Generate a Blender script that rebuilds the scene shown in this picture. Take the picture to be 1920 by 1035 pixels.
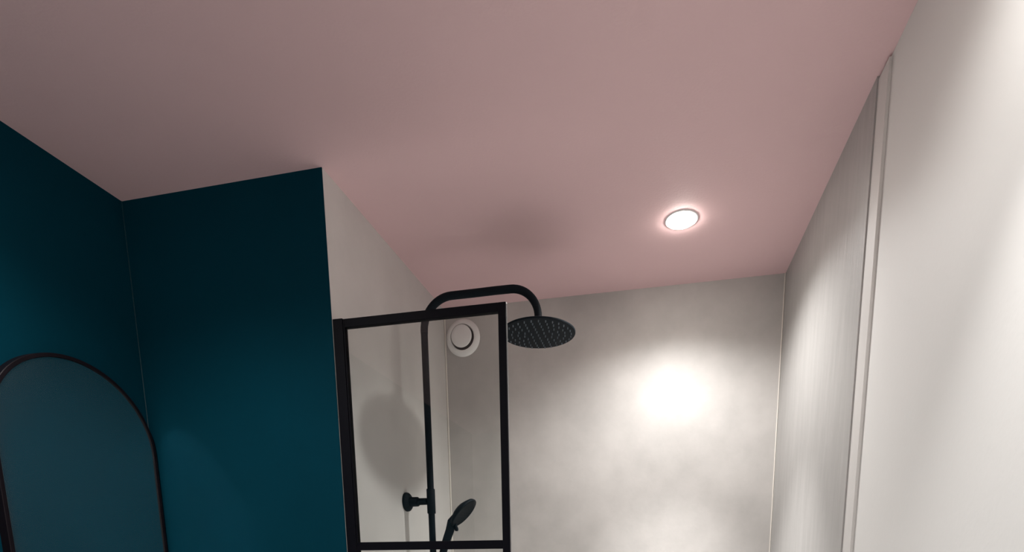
import bpy, bmesh, math
from mathutils import Vector, Matrix

# ------------------------------------------------------------ clear
for o in list(bpy.data.objects):
    bpy.data.objects.remove(o, do_unlink=True)
scene = bpy.context.scene
COL = scene.collection

S = 1.05            # metres per layout unit
EYE = 1.35          # camera height above the floor


def W(x, y, z):     # layout units (origin at the lens) -> metres, floor at z = 0
    return Vector((x * S, y * S, z * S + EYE))


# ------------------------------------------------------------ camera
CF, CPX, CPY, CA, CB, CC = 1002.855, 1018.635, 1202.504, 0.20370, -0.15722, -0.00887
ca, sa, cb, sb = math.cos(CA), math.sin(CA), math.cos(CB), math.sin(CB)
fw = Vector((-sa * cb, ca * cb, sb))
r0 = Vector((ca, sa, 0.0))
u0 = r0.cross(fw)
rt = r0 * math.cos(CC) + u0 * math.sin(CC)
up = -r0 * math.sin(CC) + u0 * math.cos(CC)
cam_data = bpy.data.cameras.new('camera')
cam = bpy.data.objects.new('camera', cam_data)
COL.objects.link(cam)
M = Matrix.Identity(4)
for i in range(3):
    M[i][0], M[i][1], M[i][2] = rt[i], up[i], -fw[i]
M[2][3] = EYE
cam.matrix_world = M
cam_data.sensor_fit = 'HORIZONTAL'
cam_data.sensor_width = 36.0
cam_data.lens = CF / 1920.0 * 36.0
cam_data.shift_x = (960.0 - CPX) / 1920.0
cam_data.shift_y = (CPY - 517.5) / 1920.0
cam_data.clip_start = 0.01
scene.camera = cam

# ------------------------------------------------------------ world, exposure
world = bpy.data.worlds.new('world')
scene.world = world
world.use_nodes = True
world.node_tree.nodes['Background'].inputs[0].default_value = (0.5, 0.5, 0.5, 1)
world.node_tree.nodes['Background'].inputs[1].default_value = 0.0
vs = scene.view_settings
vs.view_transform = 'Standard'
vs.look = 'None'
vs.gamma = 1.0
vs.use_curve_mapping = False
vs.exposure = 1.68
# let the mirror throw its patch of lamp light onto the partition
scene.cycles.caustics_reflective = True
scene.cycles.blur_glossy = 0.0

# lamp positions (layout x, y), watts, lens radius
LAMPS = [
    (0.057, 1.842, 16.5),
    (-1.040, 0.670, 14.5),
    (0.250, 0.700, 5.0),
    (-0.430, -0.750, 25.0),
]
SPOT_DEG = 144.0
LAMP_COL = (1.0, 0.985, 0.965)


# ------------------------------------------------------------ materials
def mat(name, col, rough=0.5, metal=0.0, spec=0.5, mottling=0.0, mscale=4.0, bump=0.0,
        bscale=150.0, stretch=(1, 1, 1), coat=0.0, mcol=None):
    m = bpy.data.materials.new(name)
    m.use_nodes = True
    nt = m.node_tree
    b = nt.nodes['Principled BSDF']
    b.inputs['Base Color'].default_value = (*col, 1)
    b.inputs['Roughness'].default_value = rough
    b.inputs['Metallic'].default_value = metal
    b.inputs['Specular IOR Level'].default_value = spec
    b.inputs['Coat Weight'].default_value = coat
    tc = nt.nodes.new('ShaderNodeTexCoord')
    mp = nt.nodes.new('ShaderNodeMapping')
    mp.inputs['Scale'].default_value = stretch
    nt.links.new(tc.outputs['Object'], mp.inputs[0])
    if mottling:
        n = nt.nodes.new('ShaderNodeTexNoise')
        n.inputs['Scale'].default_value = mscale
        n.inputs['Detail'].default_value = 8
        n.inputs['Roughness'].default_value = 0.6
        nt.links.new(mp.outputs[0], n.inputs['Vector'])
        rp = nt.nodes.new('ShaderNodeValToRGB')
        rp.color_ramp.elements[0].position = 0.3
        rp.color_ramp.elements[1].position = 0.72
        c2 = mcol or col
        rp.color_ramp.elements[0].color = (*[max(0, v * (1 - mottling)) for v in col], 1)
        rp.color_ramp.elements[1].color = (*[min(1, v * (1 + mottling)) for v in c2], 1)
        nt.links.new(n.outputs['Fac'], rp.inputs[0])
        nt.links.new(rp.outputs[0], b.inputs['Base Color'])
    if bump:
        n2 = nt.nodes.new('ShaderNodeTexNoise')
        n2.inputs['Scale'].default_value = bscale
        n2.inputs['Detail'].default_value = 4
        nt.links.new(mp.outputs[0], n2.inputs['Vector'])
        bp = nt.nodes.new('ShaderNodeBump')
        bp.inputs['Strength'].default_value = bump
        bp.inputs['Distance'].default_value = 0.002
        nt.links.new(n2.outputs['Fac'], bp.inputs['Height'])
        nt.links.new(bp.outputs[0], b.inputs['Normal'])
    return m


PINK = mat('pink_ceiling_paint', (0.73, 0.505, 0.515), 0.7, spec=0.3, mottling=0.03, mscale=1.5, bump=0.15)
TEAL = mat('dark_teal_paint', (0.0004, 0.030, 0.048), 0.75, spec=0.04, mottling=0.08, mscale=2.5, bump=0.08)
WHITE = mat('white_wall_paint', (0.74, 0.73, 0.71), 0.6, spec=0.3, bump=0.10, bscale=90)
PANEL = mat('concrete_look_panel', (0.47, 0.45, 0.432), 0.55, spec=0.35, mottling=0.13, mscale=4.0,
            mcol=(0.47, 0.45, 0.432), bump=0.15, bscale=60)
PANEL_L = mat('concrete_look_panel_sheen_lightened', (0.59, 0.57, 0.55), 0.38, spec=0.7, mottling=0.08, mscale=3.2, bump=0.12, bscale=60)  # same panel as the back wall, extra brightness put into its colour
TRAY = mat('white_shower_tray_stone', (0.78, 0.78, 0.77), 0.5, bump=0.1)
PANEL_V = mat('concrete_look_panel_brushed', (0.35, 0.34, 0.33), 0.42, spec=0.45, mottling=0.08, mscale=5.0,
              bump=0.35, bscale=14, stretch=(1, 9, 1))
SEAL = mat('white_silicone', (0.72, 0.68, 0.62), 0.4, bump=0.05)
SEAL_T = mat('teal_caulk', (0.003, 0.034, 0.047), 0.5, bump=0.05)
STRIP = mat('grey_white_trim', (0.62, 0.60, 0.58), 0.45, bump=0.08)
BLACK = mat('matt_black_metal', (0.0035, 0.0035, 0.006), 0.5, spec=0.07, bump=0.05)
BLACKP = mat('satin_black_pipe', (0.006, 0.010, 0.014), 0.62, spec=0.10, bump=0.05)
NOZZ = mat('grey_silicone_nozzle', (0.16, 0.19, 0.22), 0.5)
FRAME = mat('dark_mirror_frame', (0.006, 0.004, 0.006), 0.45, spec=0.15, mottling=0.2, mscale=30)
PLAST = mat('white_vent_plastic', (0.82, 0.80, 0.79), 0.4, bump=0.03)
DARK = mat('dark_gap', (0.01, 0.01, 0.01), 0.8, bump=0.05)
TILE = mat('grey_floor_tile', (0.30, 0.295, 0.285), 0.5, mottling=0.08, mscale=5, bump=0.1)
CAPW = mat('bare_metal_chip', (0.85, 0.85, 0.85), 0.35, bump=0.02)
RUBBER = mat('black_rubber', (0.01, 0.01, 0.011), 0.6, bump=0.1)

LENS = bpy.data.materials.new('lamp_lens')
LENS.use_nodes = True
_b = LENS.node_tree.nodes['Principled BSDF']
_b.inputs['Base Color'].default_value = (1, 1, 1, 1)
_b.inputs['Emission Color'].default_value = (1.0, 0.96, 0.88, 1)
_b.inputs['Emission Strength'].default_value = 32.0

GLASS = bpy.data.materials.new('clear_glass')
GLASS.use_nodes = True
nt = GLASS.node_tree
nt.nodes.clear()
out = nt.nodes.new('ShaderNodeOutputMaterial')
tr = nt.nodes.new('ShaderNodeBsdfTransparent')
tr.inputs[0].default_value = (0.965, 0.98, 0.972, 1)
gl = nt.nodes.new('ShaderNodeBsdfGlossy')
gl.inputs['Roughness'].default_value = 0.02
fr = nt.nodes.new('ShaderNodeFresnel')
fr.inputs[0].default_value = 1.45
mx = nt.nodes.new('ShaderNodeMixShader')
nt.links.new(fr.outputs[0], mx.inputs[0])
nt.links.new(tr.outputs[0], mx.inputs[1])
nt.links.new(gl.outputs[0], mx.inputs[2])
nt.links.new(mx.outputs[0], out.inputs[0])

MIRR = bpy.data.materials.new('greyed_mirror_glass')
MIRR.use_nodes = True
nt = MIRR.node_tree
nt.nodes.clear()
out = nt.nodes.new('ShaderNodeOutputMaterial')
gl = nt.nodes.new('ShaderNodeBsdfGlossy')
gl.inputs[0].default_value = (0.9, 0.92, 0.92, 1)
gl.inputs['Roughness'].default_value = 0.09
df = nt.nodes.new('ShaderNodeBsdfDiffuse')
df.inputs[0].default_value = (0.10, 0.16, 0.19, 1)  # thin blue-grey diffuse mix over the glossy mirror
mx = nt.nodes.new('ShaderNodeMixShader')
tc = nt.nodes.new('ShaderNodeTexCoord')
nz = nt.nodes.new('ShaderNodeTexNoise')
nz.inputs['Scale'].default_value = 6
mr = nt.nodes.new('ShaderNodeMapRange')
mr.inputs[3].default_value = 0.05
mr.inputs[4].default_value = 0.08
nt.links.new(tc.outputs['Object'], nz.inputs['Vector'])
nt.links.new(nz.outputs['Fac'], mr.inputs[0])
nt.links.new(mr.outputs[0], mx.inputs[0])
nt.links.new(gl.outputs[0], mx.inputs[1])
nt.links.new(df.outputs[0], mx.inputs[2])
nt.links.new(mx.outputs[0], out.inputs[0])


# ------------------------------------------------------------ mesh helpers
def new_obj(name, bm, m, parent=None, smooth=False, bevel=0.0, bseg=3):
    me = bpy.data.meshes.new(name)
    bmesh.ops.recalc_face_normals(bm, faces=bm.faces)
    bm.to_mesh(me)
    bm.free()
    me.materials.append(m)
    if smooth:
        for p in me.polygons:
            p.use_smooth = True
        me.set_sharp_from_angle(angle=math.radians(38))
    o = bpy.data.objects.new(name, me)
    COL.objects.link(o)
    if parent:
        o.parent = parent
    if bevel:
        md = o.modifiers.new('bevel', 'BEVEL')
        md.width = bevel
        md.segments = bseg
        md.limit_method = 'ANGLE'
    return o


def box(bm, a, b):
    """box between two corners in layout units"""
    A, B = W(*a), W(*b)
    vs_ = []
    for i in range(8):
        vs_.append(bm.verts.new((B.x if i & 1 else A.x, B.y if i & 2 else A.y, B.z if i & 4 else A.z)))
    for f in ((0, 1, 3, 2), (4, 6, 7, 5), (0, 4, 5, 1), (2, 3, 7, 6), (0, 2, 6, 4), (1, 5, 7, 3)):
        bm.faces.new([vs_[k] for k in f])


def boxobj(name, a, b, m, parent=None, bevel=0.0):
    bm = bmesh.new()
    box(bm, a, b)
    return new_obj(name, bm, m, parent, smooth=bool(bevel), bevel=bevel)


def tube(bm, pts, rad, seg=24, caps=True):
    """pts in metres (Vectors); rad a number or a list"""
    n = len(pts)
    rads = rad if isinstance(rad, (list, tuple)) else [rad] * n
    t0 = (pts[1] - pts[0]).normalized()
    ref = Vector((0, 1, 0)) if abs(t0.y) < 0.9 else Vector((1, 0, 0))
    nrm = (ref - t0 * ref.dot(t0)).normalized()
    rings = []
    for i in range(n):
        t = (pts[min(i + 1, n - 1)] - pts[max(i - 1, 0)]).normalized()
        nrm = (nrm - t * nrm.dot(t)).normalized()
        bn = t.cross(nrm)
        rings.append([bm.verts.new(pts[i] + (nrm * math.cos(2 * math.pi * k / seg) +
                                             bn * math.sin(2 * math.pi * k / seg)) * rads[i]) for k in range(seg)])
    for a, b in zip(rings, rings[1:]):
        for k in range(seg):
            bm.faces.new((a[k], a[(k + 1) % seg], b[(k + 1) % seg], b[k]))
    if caps:
        bm.faces.new(rings[0])
        bm.faces.new(rings[-1])


def lathe(bm, origin, axis, prof, seg=64, cap0=False, cap1=False):
    """prof = [(radius, height along axis)] in metres; origin in metres"""
    axis = axis.normalized()
    ref = Vector((0, 0, 1)) if abs(axis.z) < 0.9 else Vector((1, 0, 0))
    e1 = (ref - axis * ref.dot(axis)).normalized()
    e2 = axis.cross(e1)
    rings = []
    for r, h in prof:
        if r < 1e-6:
            rings.append([bm.verts.new(origin + axis * h)])
        else:
            rings.append([bm.verts.new(origin + axis * h + (e1 * math.cos(2 * math.pi * k / seg) +
                                                            e2 * math.sin(2 * math.pi * k / seg)) * r)
                          for k in range(seg)])
    for a, b in zip(rings, rings[1:]):
        for k in range(seg):
            k2 = (k + 1) % seg
            if len(a) == 1 and len(b) == 1:
                continue
            if len(a) == 1:
                bm.faces.new((a[0], b[k2], b[k]))
            elif len(b) == 1:
                bm.faces.new((a[k], a[k2], b[0]))
            else:
                bm.faces.new((a[k], a[k2], b[k2], b[k]))


def empty(name, loc, label, cat, group=None):
    o = bpy.data.objects.new(name, None)
    o.empty_display_size = 0.05
    o.location = loc
    COL.objects.link(o)
    o['label'] = label
    o['category'] = cat
    if group:
        o['group'] = group
    return o


def adopt(o, parent):
    """parent o (built in world metres) to an empty or part without moving it"""
    o.parent = parent
    w = Vector((0, 0, 0))
    q = parent
    while q:
        w += q.location
        q = q.parent
    o.location = o.location - w
    return o


def struct(o, label, cat):
    o['kind'] = 'structure'
    o['label'] = label
    o['category'] = cat
    return o


# ------------------------------------------------------------ room shell
XL, XP, XR, XW = -1.495, -0.866, 0.440, 0.4495     # teal wall, partition side, shower panel, white wall
YP, YB, YR = 1.413, 2.243, -1.55                   # partition face, back wall, wall behind the camera
ZF, ZC = -EYE / S, 1.0
T = 0.1

bm = bmesh.new()
# floor: tiled slab with grout grooves kept in the material
box(bm, (XL - T, YR - T, ZF - 0.08), (XW + T, YB + T, ZF))
fl = struct(new_obj('floor', bm, TILE), 'grey tiled bathroom floor', 'floor')

# raised white shower floor behind the screen
struct(boxobj('floor_shower', (XP + 0.001, YP + 0.001, ZF), (XR - 0.001, YB - 0.001, ZF + 0.028), TRAY, bevel=0.004),
       'white raised shower floor behind the glass screen', 'floor')

# ceiling with recesses for the downlights: slab pieces are one mesh with round holes
def ceiling_mesh():
    bm = bmesh.new()
    r = 0.040 * S
    seg = 48
    x0, x1, y0, y1 = XL - T, XW + T, YR - T, YB + T
    holes = [(lx, ly) for lx, ly, _ in LAMPS]
    h = 0.10
    # split the plan into cells, each cell around one lamp
    cells = [(x0, x1, y0, 0.0), (x0, -0.45, 0.0, y1), (-0.45, x1, 0.0, 1.24), (-0.45, x1, 1.24, y1)]
    for cx0, cx1, cy0, cy1 in cells:
        if True:
            hh = [q for q in holes if cx0 < q[0] < cx1 and cy0 < q[1] < cy1]
            hx, hy = hh[0]
            inner, outer, top = [], [], []
            for s in range(seg):
                a = 2 * math.pi * s / seg
                dx, dy = math.cos(a), math.sin(a)
                inner.append(bm.verts.new(W(hx + dx * r / S, hy + dy * r / S, ZC)))
                top.append(bm.verts.new(W(hx + dx * r / S, hy + dy * r / S, ZC + 0.05)))
            corners = [(cx1, cy1), (cx0, cy1), (cx0, cy0), (cx1, cy0)]
            cv = [bm.verts.new(W(x, y, ZC)) for x, y in corners]
            q = seg // 4
            off = seg // 8
            for c in range(4):
                idx = [(off + (c - 0) * q + j) % seg for j in range(q + 1)]
                # corner c sits at angle 45+90c; fan from corner c to inner arc around it
                arc = [inner[(off + c * q - q // 2 + j) % seg] for j in range(q + 1)]
                for j in range(q):
                    bm.faces.new((cv[c], arc[j], arc[j + 1]))
                bm.faces.new((cv[c], arc[-1], cv[(c + 1) % 4]))
            for s in range(seg):
                s2 = (s + 1) % seg
                bm.faces.new((inner[s], inner[s2], top[s2], top[s]))
            bm.faces.new(top)
    bmesh.ops.remove_doubles(bm, verts=bm.verts, dist=1e-5)
    return bm


ceil = struct(new_obj('ceiling', ceiling_mesh(), PINK), 'dusty pink painted flat ceiling', 'ceiling')

struct(boxobj('wall_left', (XL - T, YR - T, ZF), (XL, YB + T, ZC + 0.06), TEAL),
       'dark teal painted wall on the left, behind the arched mirror', 'wall')
bm = bmesh.new()
box(bm, (XL, YP + 0.002, ZF), (XP - 0.0045, YB, ZC))
box(bm, (XL, YP, ZF), (XP - 0.0003, YP + 0.002, ZC))
struct(new_obj('wall_partition', bm, TEAL),
       'dark teal partition wall facing the camera beside the shower', 'wall')
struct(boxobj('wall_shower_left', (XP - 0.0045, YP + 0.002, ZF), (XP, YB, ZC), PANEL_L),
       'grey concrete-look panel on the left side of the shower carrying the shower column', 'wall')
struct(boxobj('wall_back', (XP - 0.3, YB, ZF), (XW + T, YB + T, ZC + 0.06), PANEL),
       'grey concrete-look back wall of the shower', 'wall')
struct(boxobj('wall_right', (XW, YR - T, ZF), (XW + T, YB, ZC + 0.06), WHITE),
       'brightly lit white wall on the right', 'wall')
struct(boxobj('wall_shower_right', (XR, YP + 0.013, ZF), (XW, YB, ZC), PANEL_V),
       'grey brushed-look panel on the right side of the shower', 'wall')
struct(boxobj('wall_rear', (XL, YR - T, ZF), (XW, YR, ZC + 0.06), WHITE),
       'white wall behind the camera', 'wall')


# trims
def trim(name, a, b, m, label, bev):
    o = boxobj(name, a, b, m, bevel=bev)
    return struct(o, label, 'trim')


trim('trim_1', (XR + 0.003, 1.372, ZF), (XW, YP + 0.0128, ZC - 0.006), STRIP,
     'pale grey vertical strip between the white wall and the shower panel', 0.0006)
trim('trim_2', (XP, YB - 0.0065, ZF), (XP + 0.0065, YB, ZC - 0.0), SEAL,
     'off-white sealant bead in the left rear corner of the shower', 0.003)
trim('trim_3', (XR - 0.004, YB - 0.004, ZF), (XR, YB, ZC - 0.0), SEAL,
     'thin off-white sealant bead in the right rear corner of the shower', 0.002)
trim('trim_4', (XL, YP - 0.0022, ZF), (XL + 0.0022, YP, ZC), SEAL_T,
     'thin caulk line in the corner of the two teal walls', 0.001)

# ------------------------------------------------------------ downlights
lamp_labels = [
    'glowing round downlight in the pink ceiling above the shower',
    'glowing round downlight in the ceiling above the arched mirror',
    'glowing round downlight in the ceiling next to the white wall',
    'glowing round downlight in the ceiling behind the camera',
]
for i, (lx, ly, watt) in enumerate(LAMPS):
    base = W(lx, ly, ZC)
    e = empty('downlight', base, lamp_labels[i], 'ceiling light', 'ceiling downlights')
    dn = Vector((0, 0, -1))
    bm = bmesh.new()
    lathe(bm, Vector((0, 0, 0)), dn, [(0.0415, -0.003), (0.0415, 0.0015), (0.044, 0.003), (0.049, 0.0025),
                                       (0.0515, 0.0), (0.050, -0.0005), (0.0415, -0.003)])
    new_obj('trim_ring', bm, PLAST, e, smooth=True)
    bm = bmesh.new()
    lathe(bm, Vector((0, 0, 0)), dn, [(0.0413, -0.003), (0.0413, 0.003), (0.039, 0.0065), (0.032, 0.0100), (0.018, 0.0120),
                                       (0.0, 0.0125)])
    new_obj('lens', bm, LENS, e, smooth=True)
    # a wide soft spill and a narrower core, as from a lens with a reflector
    for deg, blend, k in ((SPOT_DEG, 0.95, 1.0), (62.0, 1.0, 4.3)):
        ld = bpy.data.lights.new('downlight_beam', 'SPOT')
        ld.energy = watt * k
        ld.color = LAMP_COL
        ld.spot_size = math.radians(deg)
        ld.spot_blend = blend
        ld.shadow_soft_size = 0.020
        lo = bpy.data.objects.new('downlight_beam', ld)
        COL.objects.link(lo)
        lo.parent = e
        lo.location = (0, 0, -0.034)

# ------------------------------------------------------------ shower screen
ZT = ZF + 0.0285
SY0, SY1 = 1.419, 1.434        # frame faces
sx0, sx1 = XP, -0.3825
ztop = 0.6365
scr = empty('shower_screen', W((sx0 + sx1) / 2, 1.427, ZT),
            'black framed clear glass shower screen beside the teal partition', 'shower screen')


def part(name, a, b, m, parent=scr, bev=0.0008):
    return adopt(boxobj(name, a, b, m, bevel=bev), parent)


part('wall_profile', (XP + 0.0002, 1.4165, ZT), (XP + 0.029, 1.4375, ztop + 0.001), BLACK)
part('stile', (XP + 0.0292, SY0, ZT), (XP + 0.0335, SY1, ztop), BLACK)
part('stile', (sx1 - 0.0205, SY0, ZT), (sx1, SY1, ztop), BLACK)
part('top_rail', (XP + 0.0337, SY0, ztop - 0.0215), (sx1 - 0.0207, SY1, ztop), BLACK)
for zc in (0.0335, -0.57):
    part('crossbar', (XP + 0.0337, SY0, zc - 0.0115), (sx1 - 0.0207, SY1, zc + 0.0115), BLACK)
part('bottom_rail', (XP + 0.0337, SY0, ZT), (sx1 - 0.0207, SY1, ZT + 0.023), BLACK)
zs = [ZT + 0.023, -0.57 - 0.0115, -0.57 + 0.0115, 0.0335 - 0.0115, 0.0335 + 0.0115, ztop - 0.0215]
for k in (0, 2, 4):
    part('glass_pane', (XP + 0.0320, 1.4245, zs[k] - 0.002), (sx1 - 0.0190, 1.4285, zs[k + 1] + 0.002), GLASS, bev=0)
part('edge_halo', (sx1, 1.4235, ZT), (sx1 + 0.0009, 1.4295, ztop - 0.004),  # added grey sliver that draws the pale halo beside the stile
     mat('edge_halo_grey', (0.16, 0.16, 0.16), 0.3, bump=0.02), bev=0.0004)['label'] = 'thin added sliver imitating a pale edge halo'
part('corner_cap', (sx1 + 0.0001, 1.4200, ztop - 0.0038), (sx1 + 0.0022, 1.4255, ztop - 0.0004), CAPW,
     bev=0.0005)['label'] = 'tiny bare metal corner tip'

# ------------------------------------------------------------ shower column
CY = 1.813
RX = -0.772
col = empty('overhead_shower', W(RX, CY, -0.50),
            'matt black shower column with overhead rain shower head on the left shower wall', 'shower')


def arc(cx, cz, r, a0, a1, n=14):
    return [W(cx + r * math.cos(math.radians(a0 + (a1 - a0) * k / n)), CY,
              cz + r * math.sin(math.radians(a0 + (a1 - a0) * k / n))) for k in range(n + 1)]


zarm = 0.848
HX, HZ = -0.3815, 0.709
# riser
bm = bmesh.new()
tube(bm, [W(RX, CY, -0.44), W(RX, CY, 0.55), W(RX, CY, zarm - 0.106)], 0.0115 * S)
adopt(new_obj('riser_pipe', bm, BLACKP, smooth=True), col)
# curved arm
bm = bmesh.new()
pts = [W(RX, CY, zarm - 0.1055)] + arc(RX + 0.1, zarm - 0.1, 0.1, 180, 90) + \
      [W(-0.6, CY, zarm), W(-0.52, CY, zarm + 0.0005)] + arc(HX - 0.09, zarm - 0.09, 0.09, 90, 0) + \
      [W(HX, CY, zarm - 0.1), W(HX, CY, HZ + 0.030)]
tube(bm, pts, 0.0122 * S)
arm = adopt(new_obj('shower_arm', bm, BLACKP, smooth=True), col)
# swivel joint
bm = bmesh.new()
c = W(HX, CY, HZ)
lathe(bm, c, Vector((0, 0, 1)), [(0.0, 0.0318), (0.0145, 0.0315), (0.0152, 0.029), (0.0152, 0.022), (0.0125, 0.0205),
                                 (0.0145, 0.018), (0.0165, 0.014), (0.018, 0.0095), (0.0, 0.0092)], 32)
adopt(new_obj('swivel_joint', bm, BLACKP, smooth=True), col)
# rain head
R = 0.119 * S
bm = bmesh.new()
lathe(bm, c, Vector((0, 0, 1)), [(0.0, 0.0092), (0.02, 0.009), (0.05, 0.0072), (R * 0.85, 0.0048), (R - 0.003, 0.0038),
                                 (R, 0.0018), (R, -0.0018), (R - 0.0012, -0.0034), (R - 0.006, -0.0038), (0.0, -0.0038)], 96)
head = adopt(new_obj('rain_head', bm, BLACKP, smooth=True), col)
head['label'] = 'round flat overhead shower head'
# nozzles: a centre one and five rings
nz_me = None
nz_first = None
rings = [(0, 1), (0.20, 6), (0.38, 12), (0.55, 18), (0.72, 24), (0.885, 30)]
for rr, n in rings:
    for k in range(n):
        a = 2 * math.pi * (k + (0.5 if n % 12 else 0.0)) / n
        pos = Vector((math.cos(a) * R * rr, math.sin(a) * R * rr, -0.0036))
        if nz_first is None:
            bm = bmesh.new()
            lathe(bm, Vector((0, 0, 0)), Vector((0, 0, -1)), [(0.0, 0.0), (0.0021, 0.0), (0.0020, 0.0035), (0.0015, 0.0062),
                                                              (0.0, 0.0066)], 12)
            o = new_obj('nozzle', bm, NOZZ, smooth=True)
            nz_first = o
        else:
            o = nz_first.copy()
            COL.objects.link(o)
        o.parent = head
        # mesh of the head is in world metres, its object origin is offset by -column location
        o.location = c + pos
# bracket to the wall
ZB = 0.195
bm = bmesh.new()
lathe(bm, W(RX, CY, ZB - 0.042), Vector((0, 0, 1)), [(0.0, 0.0), (0.0140 * S, 0.0), (0.0146 * S, 0.002), (0.0146 * S, 0.086),
                                                      (0.0140 * S, 0.088), (0.0, 0.088)], 32)
adopt(new_obj('collar', bm, BLACKP, smooth=True), col)
bm = bmesh.new()
wx = W(XP, CY, ZB)
lathe(bm, wx, Vector((1, 0, 0)), [(0.0, 0.0005), (0.0345, 0.0005), (0.0350, 0.004), (0.0335, 0.010), (0.028, 0.0155),
                                  (0.018, 0.018), (0.0175, 0.020), (0.0172, 0.046), (0.0165, 0.048), (0.0125, 0.050),
                                  (0.0122, 0.084), (0.0, 0.0845)], 48)
adopt(new_obj('wall_bracket', bm, BLACKP, smooth=True), col)
# lower wall mixer the riser stands on (below the frame)
bm = bmesh.new()
lathe(bm, W(-0.772, CY - 0.17, -0.46), Vector((0, 1, 0)), [(0.0, 0.0), (0.020, 0.0), (0.024, 0.004), (0.024, 0.05), (0.021, 0.056),
                                                          (0.021, 0.30), (0.024, 0.306), (0.024, 0.352), (0.020, 0.356), (0.0, 0.356)], 40)
for dy in (-0.07, 0.07):
    lathe(bm, W(XP, CY + dy, -0.46), Vector((1, 0, 0)), [(0.0, 0.0005), (0.033, 0.0005), (0.033, 0.007), (0.014, 0.012), (0.014, 0.085),
                                                        (0.0, 0.085)], 32)
adopt(new_obj('mixer_valve', bm, BLACKP, smooth=True), col)
# sliding holder for the hand shower
HY = CY - 0.030
bm = bmesh.new()
lathe(bm, W(RX, CY, -0.052), Vector((0, 0, 1)), [(0.0, 0.0), (0.0143, 0.0), (0.0150, 0.002), (0.0150, 0.034), (0.0143, 0.036), (0.0, 0.036)], 32)
for sg in (-1, 1):      # the two fingers of the cradle, either side of the handle
    box(bm, (RX + 0.006, CY + sg * 0.0122, -0.047), (RX + 0.036, CY + sg * 0.0165, -0.026))
adopt(new_obj('slider', bm, BLACKP, smooth=True), col)

# ------------------------------------------------------------ hand shower
HY = CY
hc = W(-0.656, HY, 0.155)
nax = Vector((0.74, 0, -0.67)).normalized()
hs = empty('hand_shower', W(-0.742, HY, -0.03),
           'matt black hand shower leaning right, beside the riser pipe behind the glass', 'hand shower')
rh = 0.0600 * S
bm = bmesh.new()
lathe(bm, hc, nax, [(0.0, -0.021), (0.018, -0.0205), (0.034, -0.017), (0.048, -0.010), (rh - 0.004, -0.004), (rh - 0.0008, 0.0015),
                    (rh, 0.0045), (rh - 0.0012, 0.0075), (rh - 0.005, 0.0090), (rh - 0.008, 0.0082), (0.0, 0.0082)], 64)
hh = adopt(new_obj('spray_head', bm, BLACKP, smooth=True), hs)
dax = Vector((0.67, 0, 0.74)).normalized()
bm = bmesh.new()
start = hc - nax * 0.012 - dax * (rh * 0.45)
hp = [start, hc - nax * 0.010 - dax * (rh * 0.85), W(-0.7060, HY, 0.0935), W(-0.7180, HY, 0.065), W(-0.7300, HY, 0.032), W(-0.7400, HY, -0.002),
      W(-0.7435, HY, -0.045), W(-0.7440, HY, -0.060)]
tube(bm, hp, [0.012, 0.0165, 0.0158, 0.0150, 0.0142, 0.0128, 0.0116, 0.0110], 28)
adopt(new_obj('handle', bm, BLACKP, smooth=True), hs)
bm = bmesh.new()
tube(bm, [W(-0.6850, HY - 0.004, 0.116), W(-0.6820, HY - 0.004, 0.106), W(-0.6800, HY - 0.004, 0.098), W(-0.6797, HY - 0.004, 0.093),
          W(-0.6796, HY - 0.004, 0.0905)], [0.0050, 0.0062, 0.0072, 0.0066, 0.0038], 20)
adopt(new_obj('spray_lever', bm, BLACKP, smooth=True), hs)
e1 = Vector((0, 1, 0))
first = None
for rr, n in ((0.22, 6), (0.45, 12), (0.68, 18)):
    for k in range(n):
        a = 2 * math.pi * k / n
        pos = hc + nax * 0.0078 + (e1 * math.cos(a) + dax * math.sin(a)) * rh * rr
        if first is None:
            bm = bmesh.new()
            lathe(bm, Vector((0, 0, 0)), nax, [(0.0, 0.0), (0.0013, 0.0), (0.0009, 0.0018), (0.0, 0.002)], 10)
            o = new_obj('nozzle', bm, RUBBER, smooth=True)
            first = o
        else:
            o = first.copy()
            COL.objects.link(o)
        o.parent = hh
        o.location = pos
# hose
bm = bmesh.new()
a0, a3 = W(-0.7440, HY, -0.058), W(-0.772, HY, -0.4845)
hpts = []
for k in range(41):
    t = k / 40
    b1, b2 = a0 + Vector((-0.01, -0.01, -0.42)), a3 + Vector((0.10, -0.10, -0.75))
    hpts.append(a0 * (1 - t) ** 3 + b1 * 3 * t * (1 - t) ** 2 + b2 * 3 * t * t * (1 - t) + a3 * t ** 3)
# keep the hose in front of the valve body
tube(bm, [p + Vector((0.03 * math.sin(math.pi * i / 40), -0.03 * math.sin(math.pi * i / 40), 0)) for i, p in enumerate(hpts)], 0.0065, 14)
adopt(new_obj('hose', bm, BLACKP, smooth=True), hs)

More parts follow.
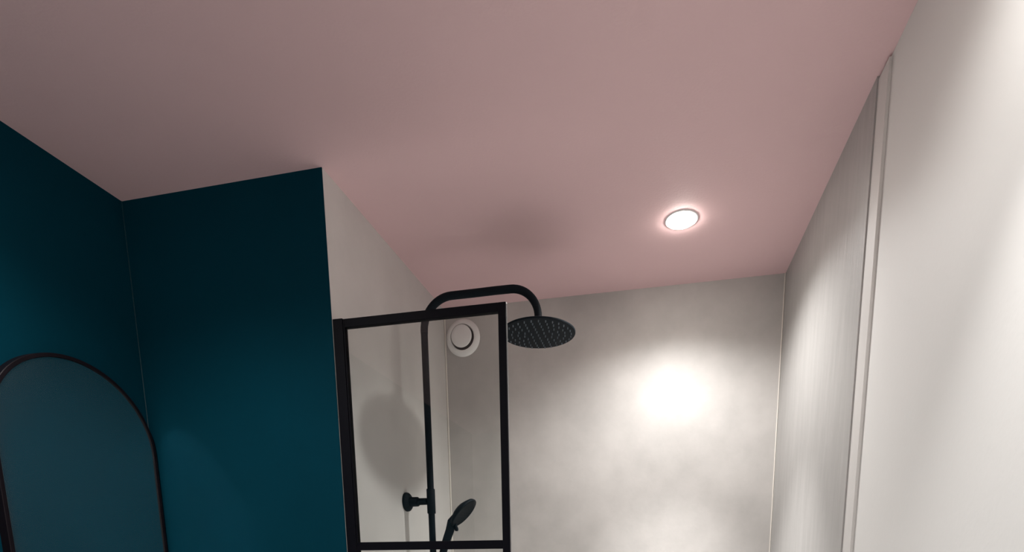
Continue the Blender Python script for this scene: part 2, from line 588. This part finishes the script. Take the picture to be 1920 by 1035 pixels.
# ------------------------------------------------------------ vent valve on the back wall
vc = W(-0.786, YB, 0.885)
vt = empty('air_vent', vc, 'round white air vent high in the rear left corner of the shower', 'vent')
ay = Vector((0, -1, 0))
RV = 0.0722 * S
bm = bmesh.new()
lathe(bm, Vector((0, 0, 0)), ay, [(0.052, 0.0006), (RV - 0.002, 0.0006), (RV, 0.002), (RV - 0.001, 0.005), (RV - 0.006, 0.0085),
                                   (0.066, 0.0125), (0.056, 0.0150), (0.0525, 0.0145), (0.051, 0.011), (0.050, 0.001), (0.052, 0.0006)], 72)
new_obj('outer_ring', bm, PLAST, vt, smooth=True)
bm = bmesh.new()
lathe(bm, Vector((0, 0, 0)), ay, [(0.0, 0.001), (0.0495, 0.001), (0.0495, 0.003), (0.0, 0.003)], 48)
new_obj('duct_opening', bm, DARK, vt, smooth=True)['label'] = 'dark gap behind the centre disc'
bm = bmesh.new()
lathe(bm, Vector((0, 0, 0)), ay, [(0.0, 0.0032), (0.010, 0.0032), (0.012, 0.012), (0.036, 0.0165), (0.0435, 0.0205), (0.0455, 0.0235), (0.0452, 0.0255),
                                   (0.043, 0.0268), (0.030, 0.0280), (0.0, 0.0285)], 72)
new_obj('centre_disc', bm, PLAST, vt, smooth=True)

# ------------------------------------------------------------ arched mirror
MY, MR, MZS, MZB = 1.198, 0.208, 0.307, -0.45     # centre y, radius, spring line, bottom
MD = 0.025                                        # depth from the wall


def arch(off, n=48):
    r = MR - off
    pts = [(MY - r, MZB + off), (MY + r, MZB + off)]
    # rounded feet are out of view; sides run straight to the spring line
    pts += [(MY + r * math.cos(math.pi * k / n), MZS + r * math.sin(math.pi * k / n)) for k in range(n + 1)]
    return pts


mr_e = empty('arched_mirror', W(XL, MY, 0.0), 'tall arched mirror with thin dark frame on the left teal wall', 'mirror')
fwid = 0.0095
bm = bmesh.new()
loops = []
for off, xd in ((0, 0.0005), (0, MD - 0.0012), (0.0012, MD), (fwid - 0.001, MD), (fwid, MD - 0.001), (fwid, 0.0215), (fwid, 0.0005)):
    loops.append([bm.verts.new(W(XL + xd, y, z)) for y, z in arch(off)])
n = len(loops[0])
for a, b in zip(loops, loops[1:] + loops[:1]):
    for k in range(n):
        k2 = (k + 1) % n
        bm.faces.new((a[k], a[k2], b[k2], b[k]))
adopt(new_obj('frame', bm, FRAME, smooth=True), mr_e)
bm = bmesh.new()
A = [bm.verts.new(W(XL + 0.0215, y, z)) for y, z in arch(fwid + 0.0003)]
B = [bm.verts.new(W(XL + 0.0010, y, z)) for y, z in arch(fwid + 0.0003)]
bm.faces.new(A)
bm.faces.new(B)
for k in range(n):
    bm.faces.new((A[k], A[(k + 1) % n], B[(k + 1) % n], B[k]))
adopt(new_obj('mirror_glass', bm, MIRR), mr_e)
